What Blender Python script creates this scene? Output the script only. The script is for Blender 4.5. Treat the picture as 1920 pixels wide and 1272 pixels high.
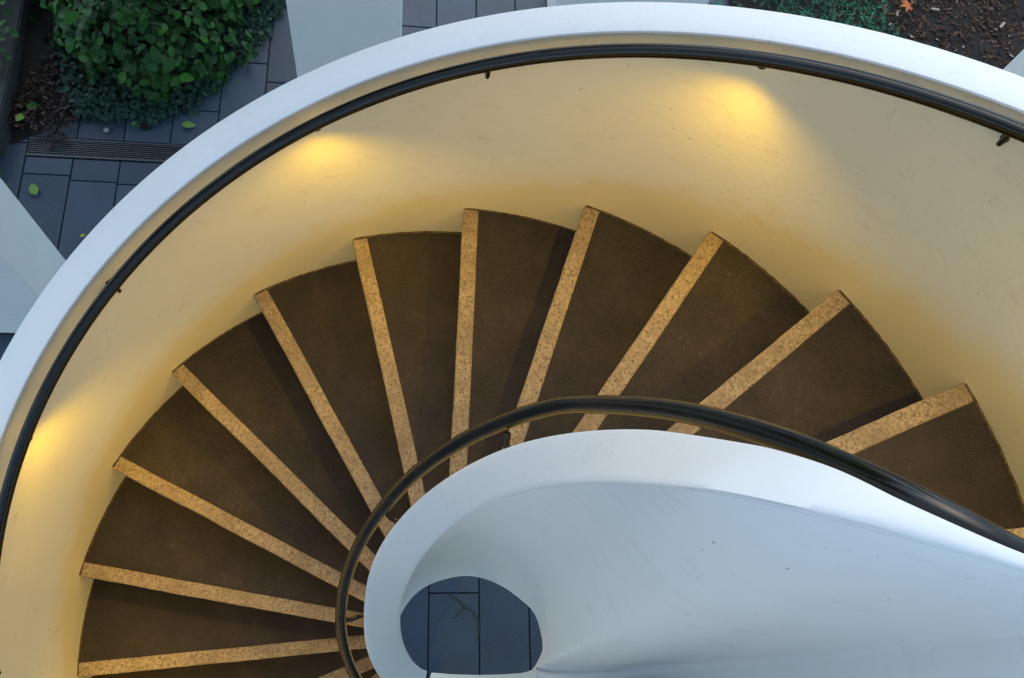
import bpy, bmesh, math, random
from math import sin, cos, pi, radians as rad
from mathutils import Vector, Matrix, noise

for o in list(bpy.data.objects):
    bpy.data.objects.remove(o)
sc = bpy.context.scene
C = sc.collection

# ------------------------------------------------------------------ camera
cam = bpy.data.cameras.new('camera'); co = bpy.data.objects.new('camera', cam); C.objects.link(co)
Rv = Vector((0.9341, 0.3324, 0.1301)); Uv = Vector((-0.3570, 0.8698, 0.3404)); Fv = Vector((0.0, 0.3643, -0.9313))
co.matrix_world = Matrix(((Rv.x, Uv.x, -Fv.x, 0), (Rv.y, Uv.y, -Fv.y, 0), (Rv.z, Uv.z, -Fv.z, 4.57), (0, 0, 0, 1)))
cam.sensor_width = 36; cam.lens = 31.56; cam.clip_start = 0.02; cam.clip_end = 400
sc.camera = co

# ------------------------------------------------------------------ sky, sun, exposure
w = bpy.data.worlds.new('World'); sc.world = w; w.use_nodes = True
nt = w.node_tree; nt.nodes.clear()
sky = nt.nodes.new('ShaderNodeTexSky'); sky.sky_type = 'NISHITA'; sky.sun_disc = False
sky.sun_elevation = rad(57); sky.sun_rotation = rad(335); sky.air_density = 1.0; sky.dust_density = 1.6; sky.ozone_density = 1.0
bg = nt.nodes.new('ShaderNodeBackground'); bg.inputs[1].default_value = 0.145
wo = nt.nodes.new('ShaderNodeOutputWorld')
tint = nt.nodes.new('ShaderNodeMix'); tint.data_type = 'RGBA'; tint.blend_type = 'MULTIPLY'; tint.inputs[0].default_value = 1
tint.inputs[7].default_value = (1, 1.05, .97, 1); nt.links.new(sky.outputs[0], tint.inputs[6]); nt.links.new(tint.outputs[2], bg.inputs[0]); nt.links.new(bg.outputs[0], wo.inputs[0])
sun = bpy.data.lights.new('sun', 'SUN'); sun.energy = 0.3; sun.angle = rad(60); sun.color = (1, .97, .93)
so = bpy.data.objects.new('sun', sun); C.objects.link(so)
az = rad(335); el = rad(57)
sd = Vector((sin(az)*cos(el), cos(az)*cos(el), sin(el)))
so.rotation_euler = sd.to_track_quat('Z', 'Y').to_euler(); so.location = (3, 3, 9)
sc.view_settings.view_transform = 'Standard'; sc.view_settings.look = 'None'
sc.view_settings.gamma = 1; sc.view_settings.use_curve_mapping = False
sc.view_settings.exposure = 1.2

# ------------------------------------------------------------------ helpers
def mesh(name, vs, fs, mat, parent=None, smooth=False, loc=None):
    me = bpy.data.meshes.new(name); me.from_pydata([tuple(v) for v in vs], [], fs); me.update()
    if mat is not None: me.materials.append(mat)
    if smooth:
        for p in me.polygons: p.use_smooth = True
    o = bpy.data.objects.new(name, me); C.objects.link(o)
    if parent is not None: o.parent = parent
    if loc is not None: o.location = loc
    return o
def fixn(o):
    bm = bmesh.new(); bm.from_mesh(o.data); bmesh.ops.recalc_face_normals(bm, faces=bm.faces); bm.to_mesh(o.data); bm.free(); return o
def sharp(o, ang=40):
    try: o.data.set_sharp_from_angle(angle=rad(ang))
    except Exception: pass
    return o
def empty(name, loc=(0, 0, 0)):
    o = bpy.data.objects.new(name, None); o.empty_display_size = .1; o.location = loc; C.objects.link(o); return o
def tag(o, label, cat, group=None):
    o['label'] = label; o['category'] = cat
    if group: o['group'] = group
    return o
def kind(o, k): o['kind'] = k; return o
def grid(rows, closed_u=False):
    """rows of equal length -> verts, faces"""
    n = len(rows[0]); vs = [p for r in rows for p in r]; fs = []
    for i in range(len(rows)-1):
        for j in range(n if closed_u else n-1):
            k = (j+1) % n
            fs.append((i*n+j, i*n+k, (i+1)*n+k, (i+1)*n+j))
    return vs, fs
def sweep(name, profs, mat, parent=None, smooth=True, ang=50):
    """list of closed profile rings -> capped solid"""
    n = len(profs[0]); vs, fs = grid(profs, True)
    fs.append(tuple(range(n))); m = (len(profs)-1)*n; fs.append(tuple(m+n-1-i for i in range(n)))
    o = mesh(name, vs, fs, mat, parent, smooth); fixn(o)
    if smooth: sharp(o, ang)
    return o
def tube(name, pts, r, mat, parent=None, n=12):
    pts = [Vector(p) for p in pts]; rings = []
    up = Vector((0, 0, 1)); pn = None
    for i, p in enumerate(pts):
        t = (pts[min(i+1, len(pts)-1)]-pts[max(i-1, 0)]).normalized()
        if pn is None:
            a = up if abs(t.z) < .9 else Vector((1, 0, 0)); pn = (a-t*a.dot(t)).normalized()
        else: pn = (pn-t*pn.dot(t)).normalized()
        b = t.cross(pn)
        rings.append([p+r*(cos(2*pi*k/n)*pn+sin(2*pi*k/n)*b) for k in range(n)])
    return sweep(name, rings, mat, parent, True, 60)
def box(name, c, s, mat, parent=None, rz=0, bev=0.0):
    bm = bmesh.new(); bmesh.ops.create_cube(bm, size=1)
    bmesh.ops.scale(bm, vec=s, verts=bm.verts)
    if bev: bmesh.ops.bevel(bm, geom=bm.edges[:], offset=bev, segments=1, affect='EDGES')
    me = bpy.data.meshes.new(name); bm.to_mesh(me); bm.free(); me.materials.append(mat)
    o = bpy.data.objects.new(name, me); C.objects.link(o); o.location = c; o.rotation_euler = (0, 0, rz)
    if parent is not None: o.parent = parent
    return o
def lerp(a, b, t): return a+(b-a)*t
def interp(tab, x):
    if x <= tab[0][0]: return tab[0][1]
    for (x0, y0), (x1, y1) in zip(tab, tab[1:]):
        if x <= x1: return lerp(y0, y1, (x-x0)/(x1-x0))
    return tab[-1][1]

# ------------------------------------------------------------------ materials
class NT:
    def __init__(s, name):
        s.m = bpy.data.materials.new(name); s.m.use_nodes = True; s.t = s.m.node_tree
        s.b = s.t.nodes['Principled BSDF']
    def n(s, t, **kw):
        x = s.t.nodes.new(t)
        for k, v in kw.items():
            if hasattr(x, k): setattr(x, k, v)
        return x
    def l(s, a, b): s.t.links.new(a, b)
    def coord(s, kindc='Object', scale=(1, 1, 1)):
        tc = s.n('ShaderNodeTexCoord'); mp = s.n('ShaderNodeMapping'); mp.inputs['Scale'].default_value = scale
        s.l(tc.outputs[kindc], mp.inputs[0]); return mp.outputs[0]
    def noise(s, vec, scale, detail=4, rough=.55):
        x = s.n('ShaderNodeTexNoise'); x.inputs['Scale'].default_value = scale; x.inputs['Detail'].default_value = detail
        x.inputs['Roughness'].default_value = rough; s.l(vec, x.inputs['Vector']); return x.outputs[0]
    def ramp(s, f, stops):
        x = s.n('ShaderNodeValToRGB'); e = x.color_ramp.elements
        while len(e) < len(stops): e.new(.5)
        for q, (p, c) in zip(e, stops): q.position = p; q.color = (*c, 1) if len(c) == 3 else c
        s.l(f, x.inputs[0]); return x.outputs[0]
    def mix(s, f, a, b, bt='MIX'):
        x = s.n('ShaderNodeMix', data_type='RGBA', blend_type=bt)
        for sock, v in ((x.inputs[0], f), (x.inputs[6], a), (x.inputs[7], b)):
            if hasattr(v, 'is_linked'): s.l(v, sock)
            elif isinstance(v, (int, float)): sock.default_value = v
            else: sock.default_value = (*v, 1)
        return x.outputs[2]
    def bump(s, f, strength, dist=.002):
        x = s.n('ShaderNodeBump'); x.inputs['Strength'].default_value = strength; x.inputs['Distance'].default_value = dist
        s.l(f, x.inputs['Height']); s.l(x.outputs[0], s.b.inputs['Normal'])
    def base(s, c): 
        if hasattr(c, 'is_linked'): s.l(c, s.b.inputs['Base Color'])
        else: s.b.inputs['Base Color'].default_value = (*c, 1)
    def set(s, **kw):
        for k, v in kw.items(): s.b.inputs[k.replace('_', ' ')].default_value = v

def m_plaster(name, col, dirt=(.36, .30, .21), amt=1.0, foot=False):
    q = NT(name); v = q.coord()
    n1 = q.noise(v, 1.7, 5, .6); n2 = q.noise(v, 70, 3); n3 = q.noise(q.coord(scale=(2.2, 2.2, 7)), 5, 6, .7); n4 = q.noise(v, 23, 5, .65); n5 = q.noise(v, 9, 6, .6)
    c = q.mix(q.ramp(n1, [(.36, (0, 0, 0)), (.70, (.55*amt,)*3)]), col, tuple(x*.80 for x in col))
    c = q.mix(q.ramp(n3, [(.56, (0, 0, 0)), (.74, (.34*amt,)*3)]), c, dirt)
    c = q.mix(q.ramp(n4, [(.69, (0, 0, 0)), (.78, (.40*amt,)*3)]), c, dirt)
    # trowel scratches and scuffs: thin stretched marks, gated to a few places
    w1 = q.noise(q.coord(scale=(14, 3, 3)), 4, 3, .4); w2 = q.noise(q.coord(scale=(3, 16, 5)), 4, 3, .4)
    for ww in (w1, w2):
        line = q.ramp(ww, [(.488, (0, 0, 0)), (.497, (1, 1, 1)), (.503, (1, 1, 1)), (.512, (0, 0, 0))])
        gate = q.ramp(n5, [(.58, (0, 0, 0)), (.66, (.5*amt,)*3)])
        c = q.mix(q.mix(1, line, gate, 'MULTIPLY'), c, tuple(x*.8 for x in dirt))
    # sparse specks
    vo = q.n('ShaderNodeTexVoronoi'); vo.inputs['Scale'].default_value = 26; q.l(v, vo.inputs['Vector'])
    sp_ = q.ramp(vo.outputs['Distance'], [(.045, (.75,)*3), (.075, (0, 0, 0))]); gt = q.ramp(q.noise(v, 3.1, 2), [(.55, (0, 0, 0)), (.62, (1, 1, 1))])
    c = q.mix(q.mix(1, sp_, gt, 'MULTIPLY'), c, (.10, .07, .045))
    if foot:  # golden lamp glow, with some grime, painted into the colour along the wall foot
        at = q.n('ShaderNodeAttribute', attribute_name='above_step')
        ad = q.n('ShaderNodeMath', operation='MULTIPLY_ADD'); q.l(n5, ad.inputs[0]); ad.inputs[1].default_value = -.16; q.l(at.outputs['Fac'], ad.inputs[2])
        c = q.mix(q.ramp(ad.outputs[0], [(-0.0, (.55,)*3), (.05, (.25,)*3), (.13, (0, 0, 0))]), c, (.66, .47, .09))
    q.base(c); q.set(Roughness=.6); q.bump(q.mix(.6, n2, n1), .30, .006); return q.m
M = {}
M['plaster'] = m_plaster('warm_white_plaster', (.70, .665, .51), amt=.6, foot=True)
M['well'] = m_plaster('well_plaster', (.75, .77, .765), amt=.45)
M['coping'] = m_plaster('coping_plaster', (.80, .81, .81), amt=.4)
M['newel_coping'] = m_plaster('newel_coping_plaster', (.68, .70, .71), amt=.4)
M['column'] = m_plaster('column_plaster', (.87, .875, .87), amt=.5)
q = NT('tread_grit'); v = q.coord(); oi = q.n('ShaderNodeObjectInfo')
n1 = q.noise(v, 260, 3, .65); n2 = q.noise(v, 6, 7, .68); n3 = q.noise(v, 26, 5, .65); n4 = q.noise(v, 90, 3, .6); w1 = q.noise(q.coord(scale=(9, 2.5, 1)), 5, 3, .4)
c = q.mix(q.ramp(n2, [(.42, (0, 0, 0)), (.64, (1, 1, 1))]), (.0018, .0012, .0010), (.0150, .0104, .0086))
c = q.mix(q.ramp(n1, [(.40, (0, 0, 0)), (.68, (.9,)*3)]), c, (.024, .0168, .0140))
c = q.mix(q.ramp(n3, [(.55, (0, 0, 0)), (.75, (.6,)*3)]), c, (.0040, .0031, .0026))
c = q.mix(q.ramp(n4, [(.66, (0, 0, 0)), (.78, (.5,)*3)]), c, (.055, .042, .033))
ln = q.ramp(w1, [(.49, (0, 0, 0)), (.5, (.55,)*3), (.51, (0, 0, 0))]); c = q.mix(q.mix(1, ln, q.ramp(n2, [(.52, (0, 0, 0)), (.6, (1, 1, 1))]), 'MULTIPLY'), c, (.06, .046, .036))
hs = q.n('ShaderNodeHueSaturation'); q.l(c, hs.inputs['Color']); mr = q.n('ShaderNodeMapRange'); mr.inputs['To Min'].default_value = .75; mr.inputs['To Max'].default_value = 1.2; q.l(oi.outputs['Random'], mr.inputs['Value']); q.l(mr.outputs[0], hs.inputs['Value'])
q.base(hs.outputs[0]); q.set(Roughness=.88); q.bump(n1, .5, .003); M['tread'] = q.m
q = NT('granular_nosing'); v = q.coord()
vo = q.n('ShaderNodeTexVoronoi'); vo.inputs['Scale'].default_value = 200; q.l(v, vo.inputs['Vector'])
n1 = q.noise(v, 115, 5, .85); n2 = q.noise(v, 9, 4)
c = q.mix(q.ramp(n1, [(.38, (0, 0, 0)), (.62, (1, 1, 1))]), (.030, .023, .016), (.265, .205, .125))
c = q.mix(q.ramp(vo.outputs['Color'], [(.2, (0, 0, 0)), (.85, (.7,)*3)]), c, (.34, .26, .16))
c = q.mix(q.ramp(n2, [(.42, (0, 0, 0)), (.68, (.6,)*3)]), c, (.12, .085, .052))
q.base(c); q.set(Roughness=.8); q.bump(n1, .7, .004); M['nosing'] = q.m
q = NT('riser_paint'); v = q.coord(); n1 = q.noise(v, 30, 4)
q.base(q.mix(q.ramp(n1, [(.4, (0, 0, 0)), (.7, (1, 1, 1))]), (.10, .075, .05), (.16, .12, .08))); q.set(Roughness=.8); M['riser'] = q.m
q = NT('bronze_rail'); v = q.coord(); n1 = q.noise(v, 35, 4)
q.base(q.mix(n1, (.004, .0034, .0016), (.008, .0066, .003))); q.set(Metallic=.0, Specular_IOR_Level=.45); q.l(q.ramp(q.noise(v, 18, 5, .7), [(.35, (.14,)*3), (.7, (.34,)*3)]), q.b.inputs['Roughness']); M['rail'] = q.m
q = NT('bluestone'); v = q.coord(); oi = q.n('ShaderNodeObjectInfo')
n1 = q.noise(v, 130, 3, .7); n2 = q.noise(v, 4, 4)
c = q.mix(oi.outputs['Random'], (.013, .027, .050), (.038, .064, .102))
c = q.mix(q.ramp(n1, [(.38, (0, 0, 0)), (.66, (.7,)*3)]), c, (.062, .095, .138))
c = q.mix(q.ramp(n2, [(.45, (0, 0, 0)), (.75, (.45,)*3)]), c, (.024, .032, .042))
q.base(c); q.set(Roughness=.6); q.bump(n1, .35, .003); M['paver'] = q.m
q = NT('paving_bed'); v = q.coord(); br = q.n('ShaderNodeTexBrick')
mp = q.n('ShaderNodeMapping'); mp.inputs['Rotation'].default_value = (0, 0, rad(-110.6)); q.l(v, mp.inputs[0]); q.l(mp.outputs[0], br.inputs['Vector'])
br.inputs['Scale'].default_value = 1; br.inputs['Brick Width'].default_value = .5; br.inputs['Row Height'].default_value = .247; br.inputs['Mortar Size'].default_value = .006
br.inputs['Color1'].default_value = (.06, .072, .088, 1); br.inputs['Color2'].default_value = (.085, .1, .12, 1); br.inputs['Mortar'].default_value = (.015, .017, .018, 1)
q.base(br.outputs[0]); q.set(Roughness=.75); M['ground'] = q.m
q = NT('joint_bed'); q.base((.012, .014, .013)); q.set(Roughness=.95); M['bed'] = q.m
q = NT('mulch'); v = q.coord(); n1 = q.noise(v, 45, 5, .75); n2 = q.noise(v, 120, 3)
q.base(q.ramp(n1, [(.35, (.004, .0025, .002)), (.55, (.010, .006, .004)), (.72, (.034, .019, .011))])); q.set(Roughness=.9); q.bump(n1, 1, .03); M['mulch'] = q.m
def m_leaf(name, a, b, rough=.5, trans=.15):
    q = NT(name); oi = q.n('ShaderNodeObjectInfo'); v = q.coord(); ge = q.n('ShaderNodeNewGeometry')
    c = q.mix(ge.outputs['Random Per Island'], a, b); q.base(c); q.set(Roughness=rough)
    q.b.inputs['Specular IOR Level'].default_value = .28
    return q.m
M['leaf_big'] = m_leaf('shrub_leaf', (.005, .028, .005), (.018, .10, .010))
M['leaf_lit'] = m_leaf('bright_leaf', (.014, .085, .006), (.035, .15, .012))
M['ivy'] = m_leaf('ivy_leaf', (.007, .026, .018), (.018, .058, .034))
M['juniper'] = m_leaf('juniper_needle', (.012, .08, .04), (.045, .24, .13), .6)
M['fallen'] = m_leaf('fallen_green', (.10, .22, .03), (.14, .27, .05))
M['fallen_y'] = m_leaf('fallen_yellow', (.35, .30, .02), (.42, .36, .03))
M['fallen_b'] = m_leaf('fallen_brown', (.014, .007, .003), (.032, .014, .005))
M['maple'] = m_leaf('maple_orange', (.40, .09, .02), (.46, .14, .025))
M['chip'] = m_leaf('wood_chip', (.012, .007, .004), (.10, .056, .033), .85)
M['chip_pale'] = m_leaf('pale_chip', (.20, .17, .14), (.34, .30, .26), .8)
q = NT('bark'); v = q.coord(scale=(1, 1, .2)); q.base(q.ramp(q.noise(v, 40, 4), [(.3, (.03, .02, .014)), (.7, (.09, .065, .045))])); q.set(Roughness=.9); M['bark'] = q.m
q = NT('concrete'); v = q.coord(); q.base(q.ramp(q.noise(v, 14, 6, .7), [(.3, (.018, .023, .021)), (.7, (.035, .042, .037))])); q.set(Roughness=.9); M['concrete'] = q.m
q = NT('cast_grate'); q.base((.085, .095, .105)); q.set(Roughness=.5, Metallic=.6); M['grate'] = q.m
q = NT('damp_stain'); q.base((.030, .040, .050)); q.set(Roughness=.5); M['stain'] = q.m
q = NT('stone'); q.base((.26, .25, .23)); q.set(Roughness=.8); M['stone'] = q.m
q = NT('lamp_glass'); q.base((1, .7, .3)); q.b.inputs['Emission Color'].default_value = (1, .62, .2, 1); q.b.inputs['Emission Strength'].default_value = 6; M['lamp'] = q.m
q = NT('lamp_housing'); q.base((.03, .028, .024)); q.set(Roughness=.4); M['housing'] = q.m

# ------------------------------------------------------------------ stair geometry
AX, AY = .1180, .1620            # axis of the spiral
R = 1.2534; RISE = .17; DTH = 16.34; TH0 = 207.04; Z0 = 1.0192
def pitch(d): return Z0+RISE*(TH0-d)/DTH
def pol(d, r, z=0.0): return Vector((AX+r*cos(rad(d)), AY+r*sin(rad(d)), z))
LAND = Z0+11*RISE

stair = empty('spiral_staircase', (0, 0, 0))
tag(stair, 'curving flight of dark brown winder treads edged with tan granular strips', 'staircase')
THI = {0: 206.3, 1: 191.1, 2: 174.5, 3: 158.1, 4: 141.6, 5: 125.3, 6: 109.0, 7: 92.55, 8: 76.3, 9: 59.9, 10: 43.7}
def th(i): return THI.get(i, TH0-DTH*i)
rng = random.Random(4)
def line(i, off, r, z):
    c = rad(th(i))-math.asin(.024/R)
    s = math.sqrt(max(r*r-off*off, 0))
    return Vector((AX+s*cos(c)-off*sin(c), AY+s*sin(c)+off*cos(c), z))
RI, RO = .225, 1.268
for i in range(-5, 12):
    z = Z0+RISE*i
    # tread: strip back edge -> under the next riser, curved outer edge
    N = 10
    if i < 11:
        def ring(zz, off0=-.0245, off1=.006):
            A = [line(i, off0, RI+(RO-RI)*k/6, zz) for k in range(7)]
            B = [line(i+1, off1, RI+(RO-RI)*k/6, zz) for k in range(7)]
            a0 = math.atan2(A[-1].y-AY, A[-1].x-AX); b0 = math.atan2(B[-1].y-AY, B[-1].x-AX)
            if b0 > a0: b0 -= 2*pi
            arc = [Vector((AX+RO*cos(lerp(a0, b0, k/N)), AY+RO*sin(lerp(a0, b0, k/N)), zz)) for k in range(1, N)]
            a1 = math.atan2(A[0].y-AY, A[0].x-AX); b1 = math.atan2(B[0].y-AY, B[0].x-AX)
            if b1 > a1: b1 -= 2*pi
            arci = [Vector((AX+RI*cos(lerp(b1, a1, k/4)), AY+RI*sin(lerp(b1, a1, k/4)), zz)) for k in range(1, 4)]
            return A+arc+B[::-1]+arci
        t = sweep('tread', [ring(z-.05), ring(z)], M['tread'], stair, False)
        # riser below this step
    rr = []
    K = 14
    for k in range(K+1):
        r = RI+(RO-RI)*k/K
        rr.append([line(i, .012, r, z-.0305), line(i, -.020, r, z-.0305), line(i, -.020, r, z-RISE-.01), line(i, .012, r, z-RISE-.01)])
    sweep('riser', rr, M['riser'], stair, False)
    # nosing strip, slightly worn
    rr = []
    K = 46
    for k in range(K+1):
        r = RI+(RO-RI)*k/K
        j = lambda: rng.uniform(-.0007, .0007)
        wob = .0022*noise.noise(Vector((r*5, i*3.1, 0)))
        a, b = .024+wob+j(), -.024+wob*.6
        rr.append([line(i, a, r, z-.030), line(i, a, r, z-.003+j()*.4), line(i, a-.003, r, z+.001), line(i, b+.002, r, z+.001), line(i, b, r, z-.001), line(i, b, r, z-.030)])
    sweep('nosing', rr, M['nosing'], stair, False)
q = NT('grimy_seal'); v = q.coord(); q.base(q.ramp(q.noise(v, 60, 4, .7), [(.35, (.012, .009, .004)), (.7, (.10, .068, .018))])); q.set(Roughness=.9); M['seal'] = q.m
for i in range(-5, 11):
    z = Z0+RISE*i; a0 = th(i)-.2; a1 = th(i+1)-.4; vs, fs = [], []
    for k in range(25):
        d = lerp(a0, a1, k/24); wd = .004+.004*abs(noise.noise(Vector((d*.35, i*2.7, 1))))+rng.uniform(0, .0012)
        vs += [pol(d, R-wd, z+.0012), pol(d, R+.001, z+.004+rng.uniform(0, .003))]
    for k in range(24): fs.append((2*k, 2*k+1, 2*k+3, 2*k+2))
    mesh('edge_seal', vs, fs, M['seal'], stair)
# soffit below the flight
rows = []
for k in range(0, 131):
    d = 302-2.12*k
    z1, z2 = max(pitch(d)-.36, .004), max(pitch(d)-.21, .03)
    rows.append([pol(d, RI+.01, z1), pol(d, RI+.01, z2), pol(d, RO, z2), pol(d, RO, z1)])
sweep('soffit', rows, M['plaster'], stair)

# ------------------------------------------------------------------ outer parapet wall
pw = empty('parapet_wall', (AX, AY, 0)); 
tag(pw, 'tall curved white plaster wall round the outside of the stairs with flat pale top', 'wall')
DS = [306-2.0*k for k in range(0, 159)]
def ztop(d): return min(pitch(d)+.73, LAND+.86)
rows = []
for d in DS:
    p = pitch(d); zt = ztop(d)-.010
    rin = []
    for a in (0.0, .15, .3, .45, .6, 1.0):
        z = lerp(min(p, LAND), zt, a); rin.append(pol(d, R+.06*a, z)-Vector((AX, AY, 0)))
    zb = max(p-.40, .004)
    prof = [pol(d, R, zb)-Vector((AX, AY, 0))]+rin+[pol(d, 1.398, zt)-Vector((AX, AY, 0)), pol(d, 1.398, zb)-Vector((AX, AY, 0))]
    rows.append(prof)
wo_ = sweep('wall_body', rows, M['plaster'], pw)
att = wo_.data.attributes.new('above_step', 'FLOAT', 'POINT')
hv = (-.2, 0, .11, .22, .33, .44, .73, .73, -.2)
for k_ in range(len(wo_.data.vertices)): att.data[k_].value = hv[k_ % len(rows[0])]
rows = []
for d in DS:
    zt = ztop(d); prof = []
    r0, r1, b = 1.3115, 1.4035, .007
    for r, z in ((r0+.004, zt-.0098), (r0, zt-b), (r0+b*.3, zt-b*.3), (r0+b, zt), (r1-b, zt), (r1-b*.3, zt-b*.3), (r1, zt-b), (r1-.002, zt-.0098)):
        prof.append(pol(d, r, z)-Vector((AX, AY, 0)))
    rows.append(prof)
sweep('coping', rows, M['coping'], pw, True, 22)

# ------------------------------------------------------------------ newel wall (inner parapet round the open well)
nw = empty('newel_wall', (0, 0, 0))
tag(nw, 'low white plaster wall coiling round the open well with a rounded coping', 'wall')
T_IN = [(8.4, .169), (25, .169), (46, .166), (72, .163), (90, .164), (113, .163), (137, .156), (167, .147), (201, .135), (235, .127), (310, .131)]
T_OUT = [(7, .243), (26.6, .258), (37.6, .267), (49, .273), (63, .269), (81, .261), (99, .257), (119, .25), (144, .2475), (166, .247), (195, .232), (210, .234), (310, .234)]
B_IN = [(21.5, .170), (49.5, .165), (83.6, .166), (107.6, .157), (130.5, .157), (156.5, .146), (200, .135), (235, .127), (310, .131)]
def smooth_tab(tab, x, s=9): return sum(interp(tab, x+e) for e in (-s, -s/2, 0, s/2, s))/5
TI, TO, BI = [], [], []
d = 279
while d >= 49:
    zt = pitch(d)+.93
    TI.append(pol(d, smooth_tab(T_IN, d), zt)); TO.append(pol(d, smooth_tab(T_OUT, d), zt))
    BI.append(pol(d, smooth_tab(B_IN, d), max(pitch(d)-.55, .01))); d -= 2
NA = len(TI)
# the wall levels off and runs straight to the tip of the teardrop-shaped opening
def spline(P, n):
    P = [Vector(p) for p in P]; Q = [2*P[0]-P[1]]+P+[2*P[-1]-P[-2]]; out = []
    for k in range(n+1):
        x = k/n*(len(P)-1); i = min(int(x), len(P)-2); t = x-i; a, b, c, e_ = Q[i:i+4]
        out.append(.5*((2*b)+(c-a)*t+(2*a-5*b+4*c-e_)*t*t+(3*b-a-3*c+e_)*t**3))
    return out
NX = 40
top_in = spline([TI[-1], (.240, .281, 3.635), (.274, .277, 3.680), (.314, .271, 3.725), (.361, .270, 3.755), (.405, .269, 3.775), (.446, .269, 3.790), (.498, .271, 3.800), (.56, .2735, 3.80), (.64, .276, 3.80)], NX)
top_out = spline([TO[-1], (.308, .359, 3.635), (.328, .345, 3.680), (.350, .331, 3.725), (.377, .317, 3.755), (.408, .304, 3.775), (.440, .2955, 3.790), (.490, .286, 3.800), (.56, .287, 3.80), (.64, .290, 3.80)], NX)
TIP = [(.300, .190, 2.43), (.317, .157, 2.43), (.3175, .137, 2.43), (.3145, .119, 2.43), (.315, .110, 2.432), (.345, .114, 2.45), (.416, .139, 2.55), (.520, .186, 2.69), (.600, .230, 3.15), (.617, .247, 3.43), (.626, .258, 3.645), (.64, .268, 3.79)]
TIP = [Vector(p) for p in TIP]
bot = spline([BI[-1], pol(36, .167, pitch(36)-.55), pol(22, .170, pitch(22)-.54)]+TIP, NX)
TI += top_in[1:]; TO += top_out[1:]; BI += bot[1:]
def fair(P, lo_, hi_, n=5):
    for _ in range(n):
        Q = [p.copy() for p in P]
        for k in range(max(lo_, 1), min(hi_, len(P)-1)): P[k] = (Q[k-1]+Q[k]*2+Q[k+1])/4
fair(TI, NA-8, len(TI)-1, 10); fair(TO, NA-8, len(TO)-1, 14)
NS = len(TI)
MM = 18
rowsA = [[(a-Vector((0, 0, .006))).lerp(b, m/MM) for a, b in zip(TI, BI)] for m in range(MM+1)]
# the opposite, landing side of the well leans outward; both meet in a soft fold
jx = next(j for j in range(NA, NS) if BI[j].y < .118)
lo = BI[:jx-1:-1]+[Vector(p) for p in ((.309, .1035, 2.43), (.301, .097, 2.43), (.288, .0890, 2.43), (.25, .0725, 2.43), (.20, .0535, 2.43), (.165, .042, 2.43), (.135, .0325, 2.43), (.112, .0268, 2.43), (.098, .0225, 2.43))]
GT = [Vector(p) for p in ((.645, .262, 3.80), (.66, .16, 3.80), (.66, .05, 3.80), (.62, -.08, 3.80), (.52, -.22, 3.80), (.36, -.33, 3.80), (.18, -.40, 3.80), (.04, -.43, 3.80))]
def along(P, t):
    k = t*(len(P)-1); i = min(int(k), len(P)-2); return P[i].lerp(P[i+1], k-i)
rowsB = [[along(GT, j/(len(lo)-1)).lerp(lo[j], m/MM) for j in range(len(lo))] for m in range(MM+1)]
va, fa = grid(rowsA); vb, fb = grid(rowsB)
wb = mesh('well_face', va+vb, fa+[tuple(i+len(va) for i in f) for f in fb], M['well'], nw, True)
bm = bmesh.new(); bm.from_mesh(wb.data); bmesh.ops.remove_doubles(bm, verts=bm.verts, dist=2e-4); bmesh.ops.recalc_face_normals(bm, faces=bm.faces); bm.to_mesh(wb.data); bm.free()
rows = []
for j in range(NS):
    d = TO[j]; zb = max(min(BI[j].z, 2.45 if j >= NA else 9), .01); bo = Vector((d.x, d.y, zb)); bi = Vector((BI[j].x, BI[j].y, zb)) if j < NA else Vector((TI[j].x, TI[j].y, zb)).lerp(bo, .4)
    rows.append([TI[j]-Vector((0, 0, .05)), d-Vector((0, 0, .05)), bo, bi])
# stair-side body kept 3 mm behind the well face
for j in range(NS):
    n = (TO[j]-TI[j]); n.z = 0; L = n.length; n.normalize()
    rows[j][0] = rows[j][0]+n*min(.012, L*.5); rows[j][3] = rows[j][3]+n*.004; rows[j][1] = rows[j][1]-n*.002; 
sweep('wall_body', rows, M['plaster'], nw)
rows = []
for j in range(NS):
    n = (TO[j]-TI[j]); n.z = 0; L = n.length; n.normalize(); b = min(.012, L*.3); prof = []
    for s, z in ((min(.013, L*.5), -.05), (.0, -b-.004), (0, -b), (b*.3, -b*.3), (b, 0), (L-b, 0), (L-b*.3, -b*.3), (L, -b), (L, -.05)):
        prof.append(TI[j]+n*(s-.0015)+Vector((0, 0, z)))
    rows.append(prof)
sweep('coping', rows, M['newel_coping'], nw, True, 55)

# ------------------------------------------------------------------ landing and its guard
U = Vector((cos(rad(20.6)), sin(rad(20.6)), 0)); V = Vector((-sin(rad(20.6)), cos(rad(20.6)), 0))
gw = empty('guard_wall', (0, 0, 0))
tag(gw, 'pale guard wall closing the landing side of the open well at lower right', 'wall')
def prism(name, poly, z0, z1, mat, parent, bev=.006):
    bm = bmesh.new(); vv = [bm.verts.new((p.x, p.y, z0)) for p in poly]; f = bm.faces.new(vv)
    ex = bmesh.ops.extrude_face_region(bm, geom=[f]); up = [x for x in ex['geom'] if isinstance(x, bmesh.types.BMVert)]
    bmesh.ops.translate(bm, verts=up, vec=(0, 0, z1-z0)); bmesh.ops.recalc_face_normals(bm, faces=bm.faces)
    if bev:
        ed = [q for q in bm.edges if all(v.co.z > z1-1e-5 for v in q.verts)]
        bmesh.ops.bevel(bm, geom=ed, offset=bev, segments=3, affect='EDGES')
    me = bpy.data.meshes.new(name); bm.to_mesh(me); bm.free(); me.materials.append(mat)
    o = bpy.data.objects.new(name, me); C.objects.link(o)
    if parent is not None: o.parent = parent
    return o
inner = [p.xy.to_3d() for p in GT]
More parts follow.
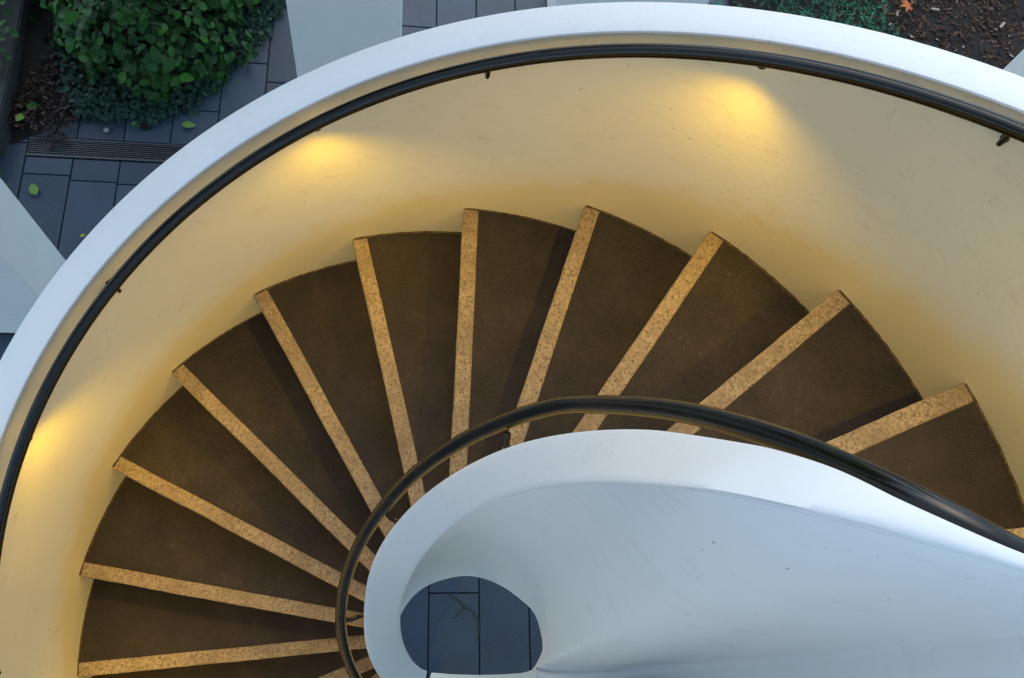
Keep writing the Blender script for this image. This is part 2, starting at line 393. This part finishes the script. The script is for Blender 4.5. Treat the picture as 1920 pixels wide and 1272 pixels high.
def offs(P, dd):
    out = []
    for i, p in enumerate(P):
        t = (P[min(i+1, len(P)-1)]-P[max(i-1, 0)]).normalized(); out.append(p+Vector((-t.y, t.x, 0))*-dd if (Vector((-t.y, t.x, 0))*-dd).dot(Vector((.4, -.9, 0))) > 0 else p+Vector((-t.y, t.x, 0))*dd)
    return out
i0, i1 = offs(inner, .004), offs(inner, .13)
i0[0] = Vector((.650, .262, 0)); i1[0] = Vector((.78, .27, 0))
prism('wall_body', i0+i1[::-1], LAND-.24, 3.744, M['plaster'], gw, 0)
prism('coping', offs(inner, .001)+i1[::-1], 3.745, 3.80, M['coping'], gw, .004)
poly = [Vector((.66, .36, 0)), pol(26.5, 1.30)+Vector((0, 0, 0)), pol(26.5, 1.30)+U*1.0, pol(26.5, 1.30)+U*1.0-V*2.6, Vector((0, -1.8, 0)), Vector((0, -.57, 0)), Vector((.40, -.47, 0)), Vector((.62, -.32, 0)), Vector((.75, -.14, 0)), Vector((.80, .05, 0))]
ld = prism('landing', poly, LAND-.25, LAND-.004, M['concrete'], None, 0); kind(ld, 'structure')

# ------------------------------------------------------------------ handrails
def outer_rail_pt(d): return pol(d, 1.2465, min(pitch(d)+.738, LAND+.92))
hr = empty('handrail', outer_rail_pt(120)); off = Vector(hr.location)
tag(hr, 'dark bronze tube handrail following the tall outside wall on short brackets', 'handrail', 'bronze stair handrails')
tube('rail', [outer_rail_pt(306-1.5*k)-off for k in range(0, 206)], .0162, M['rail'], hr, 16)
def bend(pts, n=5):
    pts = [Vector(p) for p in pts]; out = [pts[0]]
    for a, b, c in zip(pts, pts[1:], pts[2:]):
        p, q = b.lerp(a, min(.5, .014/(b-a).length)), b.lerp(c, min(.5, .014/(c-b).length))
        for k in range(n+1):
            t = k/n; out.append(p.lerp(b, t).lerp(b.lerp(q, t), t))
    return out+[pts[-1]]
for d in (253.5, 205.5, 157.4, 108.9, 60.6, 12.5):
    p = outer_rail_pt(d)-off; rv = pol(d, 1)-pol(d, 0)
    tube('bracket', bend([p-Vector((0, 0, .012)), p-rv*.003-Vector((0, 0, .050)), p+rv*.030-Vector((0, 0, .066))]+[p+rv*.062-Vector((0, 0, .086))]), .0058, M['rail'], hr, 8)
    tube('wall_plate', [p+rv*.058-Vector((0, 0, .084)), p+rv*.0625-Vector((0, 0, .087))], .009, M['rail'], hr, 14)
IR = []
d = 304
while d >= 90:
    IR.append(pol(d, interp([(80, .330), (92, .324), (105, .313), (120, .305), (150, .295), (200, .294), (310, .285)], d), pitch(d)+.885)); d -= 1.5
NIR = len(IR)
IR += spline([IR[-1], (.145, .484, 3.170), (.207, .465, 3.305), (.259, .441, 3.420), (.304, .411, 3.520), (.346, .383, 3.600), (.369, .366, 3.640), (.398, .343, 3.690), (.437, .320, 3.735), (.480, .306, 3.755), (.529, .296, 3.760), (.66, .285, 3.765)], 70)[1:]
fair(IR, NIR-14, len(IR)-1, 14)
h2 = empty('handrail', IR[80]); off2 = Vector(h2.location)
tag(h2, 'dark bronze tube handrail winding tightly round the open well in front of the treads', 'handrail', 'bronze stair handrails')
tube('rail', [p-off2 for p in IR], .0152, M['rail'], h2, 16)
for d in (247, 198.2, 149.4, 102.6):
    z = pitch(d)+.885; p = pol(d, .292, z)-off2; rv = pol(d, 1)-pol(d, 0); tv = pol(d-90, 1)-pol(d-90, 0)
    tube('bracket', bend([p-Vector((0, 0, .010)), p-rv*.020+Vector((0, 0, -.024)), p-rv*.046+tv*.012+Vector((0, 0, -.030)), p-rv*.064+tv*.016+Vector((0, 0, -.075))]), .0062, M['rail'], h2, 8)

# ------------------------------------------------------------------ lamps under the outer rail
LW = ['warm wall light low on the left, past the frame edge', 'warm wall light under the rail at the left edge of the frame', 'warm wall light under the rail above the fourth and fifth strips',
      'warm wall light under the rail at upper right, glowing brightest']
for k, d in enumerate((268.5, 222.5, 177.5, 128.5, 82, 36.5)):
    p = pol(d, 1.2465, pitch(d)+.722)
    lm = empty('wall_or_added_light', p)
    lab = ['small warm light on the wall at the lowest turn of stairs', 'small warm light below the leftmost rail bracket near the lower steps', 'small warm light under the rail at the far left edge of the wall',
           'small warm light under the rail left of the upper rail bracket', 'small warm light under the rail high on the wall at upper right', 'small warm light on the wall beside the topmost stairs'][k]
    tag(lm, lab, 'light', 'wall lights under the handrail')
    rv = pol(d, 1)-pol(d, 0)
    bm = bmesh.new(); bmesh.ops.create_cone(bm, cap_ends=True, segments=20, radius1=.012, radius2=.012, depth=.012)
    me = bpy.data.meshes.new('housing'); bm.to_mesh(me); bm.free(); me.materials.append(M['housing'])
    ho = bpy.data.objects.new('housing', me); C.objects.link(ho); ho.parent = lm; ho.location = (0, 0, .004)
    bm = bmesh.new(); bmesh.ops.create_cone(bm, cap_ends=True, segments=20, radius1=.009, radius2=.0095, depth=.003)
    me = bpy.data.meshes.new('lens'); bm.to_mesh(me); bm.free(); me.materials.append(M['lamp'])
    le = bpy.data.objects.new('lens', me); C.objects.link(le); le.parent = lm; le.location = (0, 0, -.003)
    sp = bpy.data.lights.new('lamp_beam', 'SPOT'); sp.energy = 11.5; sp.color = (1, .59, .012); sp.spot_size = rad(150); sp.spot_blend = .85; sp.shadow_soft_size = .012
    sl = bpy.data.objects.new('lamp_beam', sp); C.objects.link(sl); sl.parent = lm; sl.location = (0, 0, -.008)
    dirv = (Vector((0, 0, -1))-rv*1.08)
    sl.rotation_euler = (-dirv).to_track_quat('Z', 'Y').to_euler()

# lights added under the inner rail to warm the treads and outer wall foot
def ir_at(d): return pol(d, interp([(80, .330), (105, .313), (120, .305), (150, .295), (310, .288)], d), pitch(d)+.866)
for d, lab in ((237, 'small added warm light under the inner rail at the bottom edge of the picture'), (96, 'small added warm light under the inner rail above the crest of the white newel wall'), (190, 'small added warm light under the inner rail left of the well opening'), (143, 'small added warm light under the inner rail between two thin brackets')):
    lm = empty('wall_or_added_light', ir_at(d)); tag(lm, lab, 'light', 'added lights under the inner handrail')
    rv = pol(d, 1)-pol(d, 0)
    bm = bmesh.new(); bmesh.ops.create_cone(bm, cap_ends=True, segments=16, radius1=.010, radius2=.010, depth=.010)
    me = bpy.data.meshes.new('housing'); bm.to_mesh(me); bm.free(); me.materials.append(M['housing'])
    ho = bpy.data.objects.new('housing', me); C.objects.link(ho); ho.parent = lm; ho.location = (0, 0, .003)
    bm = bmesh.new(); bmesh.ops.create_cone(bm, cap_ends=True, segments=16, radius1=.007, radius2=.0075, depth=.003)
    me = bpy.data.meshes.new('lens'); bm.to_mesh(me); bm.free(); me.materials.append(M['lamp'])
    le = bpy.data.objects.new('lens', me); C.objects.link(le); le.parent = lm; le.location = (0, 0, -.003)
    sp = bpy.data.lights.new('lamp_beam', 'SPOT'); sp.energy = 7.5; sp.color = (1, .50, .015); sp.spot_size = rad(72); sp.spot_blend = 1.0; sp.shadow_soft_size = .012
    sl = bpy.data.objects.new('lamp_beam', sp); C.objects.link(sl); sl.parent = lm; sl.location = (0, 0, -.008)
    sl.rotation_euler = (-(Vector((0, 0, -.80))+rv)).to_track_quat('Z', 'Y').to_euler()

# ------------------------------------------------------------------ ground and pavers
gr = mesh('ground', [(-60, -60, -.03), (60, -60, -.03), (60, 60, -.03), (-60, 60, -.03)], [(0, 1, 2, 3)], M['ground']); kind(gr, 'structure')
W = .2475; UOFF = .0967*4.57
pv = mesh('pavement', [tuple(U*a+V*b+Vector((0, 0, -.012))) for a, b in ((-4.2, -1.2), (2.2, -1.2), (2.2, 4.6), (-4.2, 4.6))], [(0, 1, 2, 3)], M['bed']); kind(pv, 'structure')
def paver_mesh(L):
    bm = bmesh.new(); bmesh.ops.create_cube(bm, size=1); bmesh.ops.scale(bm, vec=(W-.006, L-.006, .03), verts=bm.verts)
    ed = [e_ for e_ in bm.edges if all(v.co.z > 0 for v in e_.verts)]
    bmesh.ops.bevel(bm, geom=ed, offset=.003, segments=1, affect='EDGES')
    bmesh.ops.translate(bm, verts=bm.verts, vec=(0, 0, -.015)); me = bpy.data.meshes.new('paver'); bm.to_mesh(me); bm.free(); me.materials.append(M['paver']); return me
PL = .548; full = paver_mesh(PL)
BED = [(-2.94, 1.80), (-2.80, 2.0), (-2.62, 2.15), (-2.42, 2.22), (-2.25, 2.38), (-2.16, 2.64), (-2.10, 2.96), (-2.06, 3.3), (-2.02, 4.4), (-4.6, 4.4), (-3.5, 2.9), (-3.1, 2.1)]
def inside(poly, x, y):
    c = False
    for (x0, y0), (x1, y1) in zip(poly, poly[1:]+poly[:1]):
        if (y0 > y) != (y1 > y) and x < (x1-x0)*(y-y0)/(y1-y0)+x0: c = not c
    return c
prng = random.Random(11)
JOINT = {0: .0735, 1: .1, 2: .1, -1: .8105, -5: .735, -9: .558, -10: .48, -6: .659}
GV0, GV1 = .5825*4.57, .6075*4.57
GU0, GU1 = UOFF-10*W+.003, -.24*4.57
npav = 0
for k in range(-15, 9):
    u0 = UOFF-W+k*W   # left edge of the column, right edge = u0+W ; k=0 lies under the well
    j = JOINT.get(k); j = (j*4.57) if j else prng.uniform(0, PL)
    n0 = math.floor((-1.0-j)/PL)
    for n in range(n0, 12):
        v0 = j+n*PL; v1 = v0+PL
        if v0 > 4.3 or v0 < -1.1: continue
        cu = u0+W/2
        segs = [(v0, v1)]
        if cu-W/2 < GU1 and cu > GU0:   # the drain channel cuts these
            segs = []
            if v0 < GV0: segs.append((v0, min(v1, GV0-.004)))
            if v1 > GV1: segs.append((max(v0, GV1+.004), v1))
        for a, b in segs:
            if b-a < .03: continue
            ce = U*cu+V*((a+b)/2)
            if inside(BED, ce.x, ce.y) and inside(BED, *(ce+U*.15).xy) and inside(BED, *(ce-V*.28).xy): continue
            me = full if abs(b-a-PL) < 1e-4 else paver_mesh(b-a)
            o = bpy.data.objects.new('paver', me); C.objects.link(o); o.parent = pv
            o.location = (ce.x, ce.y, prng.uniform(-.0015, .001)); o.rotation_euler = (prng.uniform(-.001, .001), prng.uniform(-.001, .001), rad(20.6))
            npav += 1
            if k == 0 and n == -1 and a < .0735*4.57: stain_at = o
# damp crack-shaped stain on the paver below the well
def ribbon(pts, ws, z):
    vs, fs = [], []
    for i, (p, wd) in enumerate(zip(pts, ws)):
        t = (pts[min(i+1, len(pts)-1)]-pts[max(i-1, 0)]).normalized(); n = Vector((-t.y, t.x, 0))
        vs += [p+n*wd+Vector((0, 0, z)), p-n*wd+Vector((0, 0, z))]
    for i in range(len(pts)-1): fs.append((2*i, 2*i+1, 2*i+3, 2*i+2))
    return vs, fs
srg = random.Random(2)
for P, wm in (([(.150, .415), (.162, .413), (.189, .407), (.213, .402), (.237, .392), (.254, .382), (.277, .383), (.301, .376), (.321, .361), (.339, .342), (.354, .310), (.362, .272), (.364, .235)], .006),
              ([(.252, .385), (.246, .372), (.241, .359), (.236, .345), (.230, .330), (.216, .307)], .0042)):
    pts = [Vector((x, y, 0)) for x, y in P]; fine = []
    for a, b in zip(pts, pts[1:]): fine += [a.lerp(b, t/4) for t in range(4)]
    fine = [p+Vector((srg.gauss(0, .0015), srg.gauss(0, .0015), 0)) for p in fine]
    n = len(fine); ws = [wm*min(1, .25+4*min(i, n-1-i)/n)*srg.uniform(.55, 1.25) for i in range(n)]
    vs, fs = ribbon(fine, ws, .0025); mesh('damp_stain', vs, fs, M['stain'], pv)
# drain grate
dg = empty('drain_grate', U*((GU0+GU1)/2)+V*((GV0+GV1)/2)+Vector((0, 0, 0)))
dg.rotation_euler = (0, 0, rad(20.6))
tag(dg, 'long narrow metal drain grate of thin parallel bars set in dark paving', 'drain')
LG = GU1-GU0; WG = GV1-GV0
for s in (-1, 1): box('frame', (0, s*(WG/2-.004), -.002), (LG, .008, .012), M['grate'], dg)
for k in range(8): box('bar', (0, -WG/2+.014+k*(WG-.028)/7, -.004), (LG, .005, .008), M['grate'], dg)
k = 0
xs = -LG/2+.02
while xs < LG/2:
    box('cross_bar', (xs, 0, -.0085), (.006, WG-.018, .005), M['grate'], dg); xs += .055

# ------------------------------------------------------------------ columns
def column(corner, su, sv, label):
    """corner = south-west corner in plan (grid axes U, V)"""
    o = empty('support_column', corner+U*su/2+V*sv/2); o.rotation_euler = (0, 0, rad(20.6))
    tag(o, label, 'column', 'square white columns round the stairs')
    box('shaft', (0, 0, 2.9), (su, sv, 5.8), M['column'], o, 0, .006)
    box('base_joint', (0, 0, .006), (su+.012, sv+.012, .012), M['concrete'], o)
    return o
B = Vector((-2.1, .948, 0)); column(B-U*.40, .40, .30, 'white column at the left edge showing a pale face and a grey face')
cr = Vector((cos(rad(110.9)), sin(rad(110.9)), 0))*2.8; column(cr-U*.515, .515, .35, 'wide white column behind the upper left curve between ivy and paving')
nwc = Vector((2.31, 4.63, 0)); column(nwc-V*.3, .5, .3, 'white column at the far right standing beside the brown mulch')
column(Vector((-.463, 3.77, 0)), .9, .35, 'white column just peeking over the highest point of the curved wall')

# ------------------------------------------------------------------ planting beds
def sheet(name, poly, z, mat, step=.08, amp=.02):
    bm = bmesh.new(); f = bm.faces.new([bm.verts.new((x, y, z)) for x, y in poly])
    bmesh.ops.triangulate(bm, faces=bm.faces)
    for _ in range(5): 
        ed = [q for q in bm.edges if q.calc_length() > step*1.6]
        if not ed: break
        bmesh.ops.subdivide_edges(bm, edges=ed, cuts=1); bmesh.ops.triangulate(bm, faces=bm.faces)
    for vtx in bm.verts:
        if not vtx.is_boundary: vtx.co.z += amp*(.6+noise.noise(vtx.co*6))
    me = bpy.data.meshes.new(name); bm.to_mesh(me); bm.free(); me.materials.append(mat)
    o = bpy.data.objects.new(name, me); C.objects.link(o); return o
kind(sheet('planting_bed', BED, .006, M['mulch']), 'structure')
BED2 = [(.62, 4.62), (1.2, 4.45), (2.2, 4.2), (4.5, 4.0), (5.0, 8.0), (.4, 8.0), (.2, 5.2)]
BED2 = [(.55, 4.52), (1.4, 4.30), (2.2, 4.25), (4.5, 4.2), (5.0, 8.0), (-.1, 8.0), (.35, 5.2)]
kind(sheet('mulch_bed', BED2, .014, M['mulch'], .12, .03), 'structure')

def leaf_verts(L, Wd, fold=.25, curl=.2):
    pr = [(0, 0), (.22, .8), (.5, 1), (.78, .62), (1, 0)]
    vs = []; fs = []
    for t, s in pr: vs.append(Vector((t*L, 0, -curl*L*t*t)))
    for sd in (1, -1):
        b = len(vs)
        for t, s in pr[1:4]: vs.append(Vector((t*L, sd*s*Wd/2, fold*s*Wd/2-curl*L*t*t)))
        if sd == 1: fs += [(0, 1, b), (1, 2, b+1, b), (2, 3, b+2, b+1), (3, 4, b+2)]
        else: fs += [(0, b, 1), (1, b, b+1, 2), (2, b+1, b+2, 3), (3, b+2, 4)]
    return vs, fs
def leaf_cloud(name, pts, mat, parent=None, size=(.05, .08), aspect=.62, seed=1):
    """pts: (location, outward normal)"""
    rg = random.Random(seed); VS, FS = [], []
    for p, n in pts:
        L = rg.uniform(*size); vs, fs = leaf_verts(L, L*aspect, rg.uniform(.1, .4), rg.uniform(.05, .4))
        z = (n+Vector((rg.gauss(0, .35), rg.gauss(0, .35), rg.gauss(0, .25)))).normalized()
        a = Vector((rg.gauss(0, 1), rg.gauss(0, 1), rg.gauss(0, 1)-.3)); x = (a-z*a.dot(z)).normalized(); y = z.cross(x)
        b = len(VS); VS += [p+x*v.x+y*v.y+z*v.z for v in vs]; FS += [tuple(b+i for i in f) for f in fs]
    o = mesh(name, VS, FS, mat, parent, True); return o
def shrub(c, rx, ry, h, n, label, seed, nl=80, size=(.035, .085)):
    rg = random.Random(seed); root = empty('leafy_shrub', c); tag(root, label, 'shrub', 'glossy green shrubs at upper left')
    pts = []
    for _ in range(n):
        a = rg.uniform(0, 2*pi); zz = rg.uniform(-.15, 1); rr = math.sqrt(max(0, 1-zz*zz))
        lump = 1+.42*noise.noise(Vector((cos(a)*rr*2.3+seed, sin(a)*rr*2.3, zz*2.3)))
        k = lump*(rg.uniform(.55, 1.02)**.6)
        d = Vector((cos(a)*rr*rx, sin(a)*rr*ry, zz*h))*k; d.z = max(d.z, .02)
        pts.append((d, Vector((cos(a)*rr, sin(a)*rr, max(zz, 0)+.5)).normalized()))
    kind(leaf_cloud('foliage', pts, M['leaf_big'], root, size, .62, seed), 'stuff')
    # nearest, largest leaves as single pieces
    metas = []
    for q in range(4):
        vs, fs = leaf_verts(.078+.008*q, .05+.004*q, .2+.05*q, .12+.06*q)
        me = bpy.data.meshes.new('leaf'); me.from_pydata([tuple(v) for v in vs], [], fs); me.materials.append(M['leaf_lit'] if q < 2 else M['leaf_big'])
        for p in me.polygons: p.use_smooth = True
        metas.append(me)
    for _ in range(nl):
        a = rg.uniform(0, 2*pi); zz = rg.uniform(.35, 1)**.8; rr = math.sqrt(max(0, 1-zz*zz))
        lump = 1.03+.42*noise.noise(Vector((cos(a)*rr*2.3+seed, sin(a)*rr*2.3, zz*2.3)))
        d = Vector((cos(a)*rr*rx, sin(a)*rr*ry, zz*h))*lump
        o = bpy.data.objects.new('leaf', metas[rg.randrange(4)]); C.objects.link(o); o.parent = root; o.location = d
        z = Vector((cos(a)*rr+rg.gauss(0, .35), sin(a)*rr+rg.gauss(0, .35), zz+.5)).normalized()
        o.rotation_euler = (z.to_track_quat('Z', 'Y') @ Matrix.Rotation(rg.uniform(0, 6.28), 4, 'Z').to_quaternion()).to_euler()
        o.scale = (rg.uniform(.7, 1.1),)*3
    for s in range(5):
        a = rg.uniform(0, 6.28); tube('stem', [(0, 0, 0), (.25*rx*cos(a), .25*ry*sin(a), h*.35), (.6*rx*cos(a), .6*ry*sin(a), h*.75)], .008, M['bark'], root, 6)
shrub((-2.62, 2.78, 0), .52, .50, .52, 2000, 'glossy green shrub nearest the paving, with the brightest leaf tips', 3)
shrub((-2.42, 3.34, 0), .36, .46, .44, 1100, 'glossy green shrub beside the wide white column above the ivy', 5, 70)
shrub((-3.12, 3.16, 0), .52, .58, .60, 1900, 'darkest glossy green shrub in the upper left behind the others', 8, 70)
# ivy ground cover along the bed's edge
rg = random.Random(21); pts = []
edge = [(-2.74, 2.16), (-2.62, 2.16), (-2.42, 2.24), (-2.32, 2.30), (-2.22, 2.41), (-2.19, 2.53), (-2.13, 2.67), (-2.11, 2.82), (-2.06, 2.99), (-2.05, 3.1), (-2.04, 3.3), (-2.04, 3.6)]
for _ in range(2600):
    k = rg.random()*(len(edge)-1); i = int(k); a, b = edge[i], edge[i+1]; t = k-i
    x, y = lerp(a[0], b[0], t), lerp(a[1], b[1], t)
    inn = abs(rg.gauss(0, .13))-.03; x -= inn*.8; y += inn*.75
    x += rg.gauss(0, .022); y += rg.gauss(0, .022)
    pts.append((Vector((x, y, rg.uniform(.015, .05+.25*max(inn, 0)))), Vector((.25, -.2, 1)).normalized()))
iv = leaf_cloud('ivy', pts, M['ivy'], None, (.022, .042), .8, 5); kind(iv, 'stuff')
# unseen tree put in to shade the planting; crown above and left of frame
tr = empty('tree', (-4.3, 4.1, 0)); tag(tr, 'unseen broadleaf tree added beyond the shrubs at upper left, shading the planting', 'tree')
tube('added_tree_trunk', [(0, 0, 0), (.03, 0, 1.5), (.0, .05, 3.2), (.1, 0, 4.6)], .11, M['bark'], tr, 10)
rg = random.Random(77); pts = []
for k in range(5):
    a = rg.uniform(0, 6.28); tube('added_tree_limb', [(0, .03, 2.6), (.7*cos(a), .7*sin(a), 3.8), (1.4*cos(a), 1.4*sin(a), 4.5)], .04, M['bark'], tr, 8)
for _ in range(12000):
    d = Vector((rg.gauss(0, 1), rg.gauss(0, 1), rg.gauss(0, 1))).normalized(); k = rg.uniform(.2, 1)**.5*(1+.25*noise.noise(d*2.5))
    p = Vector((d.x*2.2*k+1.2, d.y*1.9*k-.9, 4.0+d.z*1.5*k)); pts.append((p, (d+Vector((0, 0, .6))).normalized()))
leaf_cloud('added_tree_crown', pts, M['leaf_big'], tr, (.11, .18), .62, 6)
t2 = empty('tree', (-5.6, -.9, 0)); tag(t2, 'unseen broadleaf tree added west of the stairs for shade, past the left edge of the frame', 'tree')  # unseen tree added to shade the left column and paving
tube('added_tree_trunk', [(0, 0, 0), (.05, 0, 1.6), (.1, .05, 3.4), (.2, 0, 4.8)], .12, M['bark'], t2, 10)
for k in range(5):
    a = rg.uniform(0, 6.28); tube('added_tree_limb', [(.07, .03, 2.8), (.7*cos(a), .7*sin(a), 3.9), (1.4*cos(a), 1.4*sin(a), 4.7)], .04, M['bark'], t2, 8)
pts = []
for _ in range(9000):
    d = Vector((rg.gauss(0, 1), rg.gauss(0, 1), rg.gauss(0, 1))).normalized(); k = rg.uniform(.2, 1)**.5*(1+.25*noise.noise(d*2.5))
    p = Vector((d.x*2.0*k+1.2, d.y*1.9*k+.7, 4.9+d.z*1.4*k)); pts.append((p, (d+Vector((0, 0, .6))).normalized()))
leaf_cloud('added_tree_crown', pts, M['leaf_big'], t2, (.11, .18), .62, 16)
# concrete edging at far left with trailing vine
kb = empty('concrete_edging', (-3.14, 1.62, 0)); tag(kb, 'dull grey concrete edging strip along the far left of the planting', 'kerb')
ea = Vector((-3.28, 2.62, 0)); eb = Vector((-2.93, 1.72, 0)); ed = (eb-ea).normalized(); en = Vector((ed.y, -ed.x, 0))
pl = [ea-ed*1.5-kb.location, eb-kb.location, eb+en*.5-kb.location, ea-ed*1.5+en*.5-kb.location]
prism('kerb_body', pl, .0, .12, M['concrete'], kb, .01)
def vine(path, label, n, seed):
    root = empty('trailing_vine', path[0]); tag(root, label, 'vine', 'trailing vines at the left edge'); rg = random.Random(seed)
    o = Vector(path[0]); tube('stem', [Vector(p)-o for p in path], .004, M['bark'], root, 6)
    vs, fs = leaf_verts(.06, .042, .25, .25); me = bpy.data.meshes.new('leaf'); me.from_pydata([tuple(v) for v in vs], [], fs); me.materials.append(M['leaf_big'])
    for k in range(n):
        f = rg.random()*(len(path)-1); i = int(f); p = Vector(path[i]).lerp(Vector(path[i+1]), f-i)-o+Vector((rg.gauss(0, .035), rg.gauss(0, .035), rg.uniform(.0, .03)))
        q_ = bpy.data.objects.new('leaf', me); C.objects.link(q_); q_.parent = root; q_.location = p
        q_.rotation_euler = (rg.gauss(0, .4), rg.gauss(0, .4), rg.uniform(0, 6.28)); q_.scale = (rg.uniform(.7, 1.15),)*3
vine([(-3.45, 2.72, .2), (-3.36, 2.55, .17), (-3.25, 2.32, .16), (-3.12, 2.13, .15)], 'leafy vine hanging over the grey edging at upper left', 34, 2)
vine([(-3.15, 1.78, .14), (-3.02, 1.70, .14), (-2.93, 1.62, .05), (-2.86, 1.56, .02)], 'leafy vine spilling past the end of the drain grate', 26, 3)

# juniper mat and bark chips, upper right
rg = random.Random(31); VS, FS = [], []
jn = 0
while jn < 900:
    x, y = rg.uniform(.45, 1.78), rg.uniform(4.35, 5.7)
    if noise.noise(Vector((x*2.2, y*2.2, 3)))*.25+(x-.5)*.0 < -.05+.6*(x-1.5)*(x > 1.5) or (y < 4.45): continue
    jn += 1
    base = Vector((x, y, .02)); axis = Vector((rg.gauss(0, .6), rg.gauss(0, .6)-.2, rg.uniform(.35, .9))).normalized(); Ls = rg.uniform(.07, .15)
    for k in range(16):
        t = k/15; p = base+axis*Ls*t; a = rg.uniform(0, 6.28)
        s = axis.cross(Vector((cos(a), sin(a), .3))).normalized(); dvec = (s+axis*.8).normalized()*rg.uniform(.018, .03); wv = axis.cross(s)*.0028
        b = len(VS); VS += [p+wv, p-wv, p+dvec]; FS.append((b, b+1, b+2))
kind(mesh('juniper', VS, FS, M['juniper']), 'stuff')
def chips(name, n, mat, box_, size, seed):
    rg = random.Random(seed); VS, FS = [], []
    for _ in range(n):
        c = Vector((rg.uniform(box_[0], box_[1]), rg.uniform(box_[2], box_[3]), rg.uniform(.03, .05)))
        L, w_, t = rg.uniform(*size), rg.uniform(.006, .016), .004
        m = Matrix.Rotation(rg.uniform(0, 6.28), 3, 'Z') @ Matrix.Rotation(rg.gauss(0, .3), 3, 'Y') @ Matrix.Rotation(rg.gauss(0, .3), 3, 'X')
        b = len(VS)
        for x in (-1, 1):
            for y in (-1, 1):
                for z in (-1, 1): VS.append(c+m @ Vector((x*L/2*(1 if y > 0 else .8), y*w_/2, z*t/2)))
        FS += [tuple(b+i for i in f) for f in ((0, 1, 3, 2), (4, 6, 7, 5), (0, 4, 5, 1), (2, 3, 7, 6), (0, 2, 6, 4), (1, 5, 7, 3))]
    return kind(mesh(name, VS, FS, mat), 'stuff')
chips('bark_chips', 2600, M['chip'], (1.2, 3.1, 4.5, 6.0), (.015, .06), 3)
chips('pale_chips', 70, M['chip_pale'], (1.5, 3.0, 4.6, 6.0), (.015, .045), 4)
chips('leaf_litter', 380, M['fallen_b'], (-3.05, -2.7, 1.9, 2.4), (.015, .04), 5)
for x, y, L, a, lab in ((1.875, 5.096, .06, .3, 'pale wood chip lying upper left on the dark mulch'), (2.348, 5.181, .065, 1.2, 'pale split wood chip on the mulch near the right edge')):
    o = box('wood_chip', (x, y, .055), (L, .018, .007), M['chip_pale'], None, a, .003); tag(o, lab, 'wood chip', 'large pale wood chips')

# maple leaf
def maple(c, s, rz, mat, label):
    pts = []
    for k in range(5):
        a = rad(-100+50*k+90); ln = [.7, .9, 1.05, .9, .7][k]
        pts.append((cos(a)*ln, sin(a)*ln))
        if k < 4:
            a2 = a+rad(25); pts.append((cos(a2)*.42, sin(a2)*.42))
    pts = [(-.10, -.25)]+[(x, y) for x, y in pts][::1]+[(.10, -.25)] if False else pts+[(0, -.35)]
    vs = [Vector((0, 0, .012))]+[Vector((x*s, y*s, .004+.012*((i % 3)-1)*s*10*.3)) for i, (x, y) in enumerate(pts)]
    fs = [(0, i, i % (len(pts))+1) for i in range(1, len(pts)+1)]
    root = empty('maple_leaf', c); root.rotation_euler = (.15, -.1, rz); tag(root, label, 'leaf')
    mesh('blade', vs, fs, mat, root); tube('stalk', [(0, -.3*s, .004), (.1*s, -.7*s, .006), (.25*s, -1.05*s, .012)], .0018, mat, root, 6)
maple((1.655, 4.955, .13), .072, 2.3, M['maple'], 'orange pointed maple leaf resting between juniper and mulch')
# fallen leaves on the paving
FL = [(-2.691, 1.606, .085, 2.4, 'fallen', 'large green fallen leaf alone on dark paving near the left column'),
      (-2.141, 2.297, .078, .4, 'fallen', 'pale green fallen leaf close to the curved white wall'),
      (-2.624, 2.154, .075, 2.0, 'fallen', 'curled green fallen leaf at the foot of the ivy'),
      (-2.205, 2.470, .045, 1.0, 'fallen_y', 'small bright yellow fallen leaf at the ivy edge'),
      (-2.165, 2.483, .022, .2, 'fallen_y', 'tiny yellow leaf fragment just right of another yellow leaf'),
      (-2.400, 2.180, .060, .1, 'fallen', 'green fallen leaf overlapping a brown one on the paving'),
      (-2.350, 2.190, .065, .2, 'fallen_b', 'brown and yellow fallen leaf overlapping a green one'),
      (-2.925, 2.045, .085, .3, 'leaf_big', 'deep green fallen leaf on the leaf litter by the edging'),
      (-2.954, 1.961, .075, 1.3, 'fallen', 'dull green fallen leaf on the litter beside the edging'),
      (-2.753, 1.880, .055, 2.2, 'fallen_b', 'dark brown fallen leaf lying across the drain grate'),
      (-2.70, 2.09, .05, 1.0, 'fallen_b', 'small rusty fallen leaf left of the ivy'),
      (-2.33, 1.46, .03, 1.0, 'fallen_y', 'tiny yellow scrap of leaf next to the curved wall')]
for x, y, L, a, mt, lab in FL:
    vs, fs = leaf_verts(L, L*.6, .3, .12); vs = [v-Vector((L/2, 0, 0)) for v in vs]
    o = mesh('fallen_leaf', vs, fs, M[mt], None, True, (x, y, .045 if y > 2.0 and x < -2.9 or x < -2.94 else .014)); o.rotation_euler = (0, 0, a)
    tag(o, lab, 'leaf', 'leaves fallen on the ground')
bm = bmesh.new(); bmesh.ops.create_icosphere(bm, subdivisions=2, radius=.016)
for vtx in bm.verts: vtx.co *= 1+.12*noise.noise(vtx.co*60); vtx.co.z *= .5
me = bpy.data.meshes.new('pebble'); bm.to_mesh(me); bm.free(); me.materials.append(M['stone'])
o = bpy.data.objects.new('pebble', me); C.objects.link(o); o.location = (-2.53, 2.085, .01); tag(o, 'small pale pebble on the paving above the drain grate', 'stone')
print('pavers', npav)
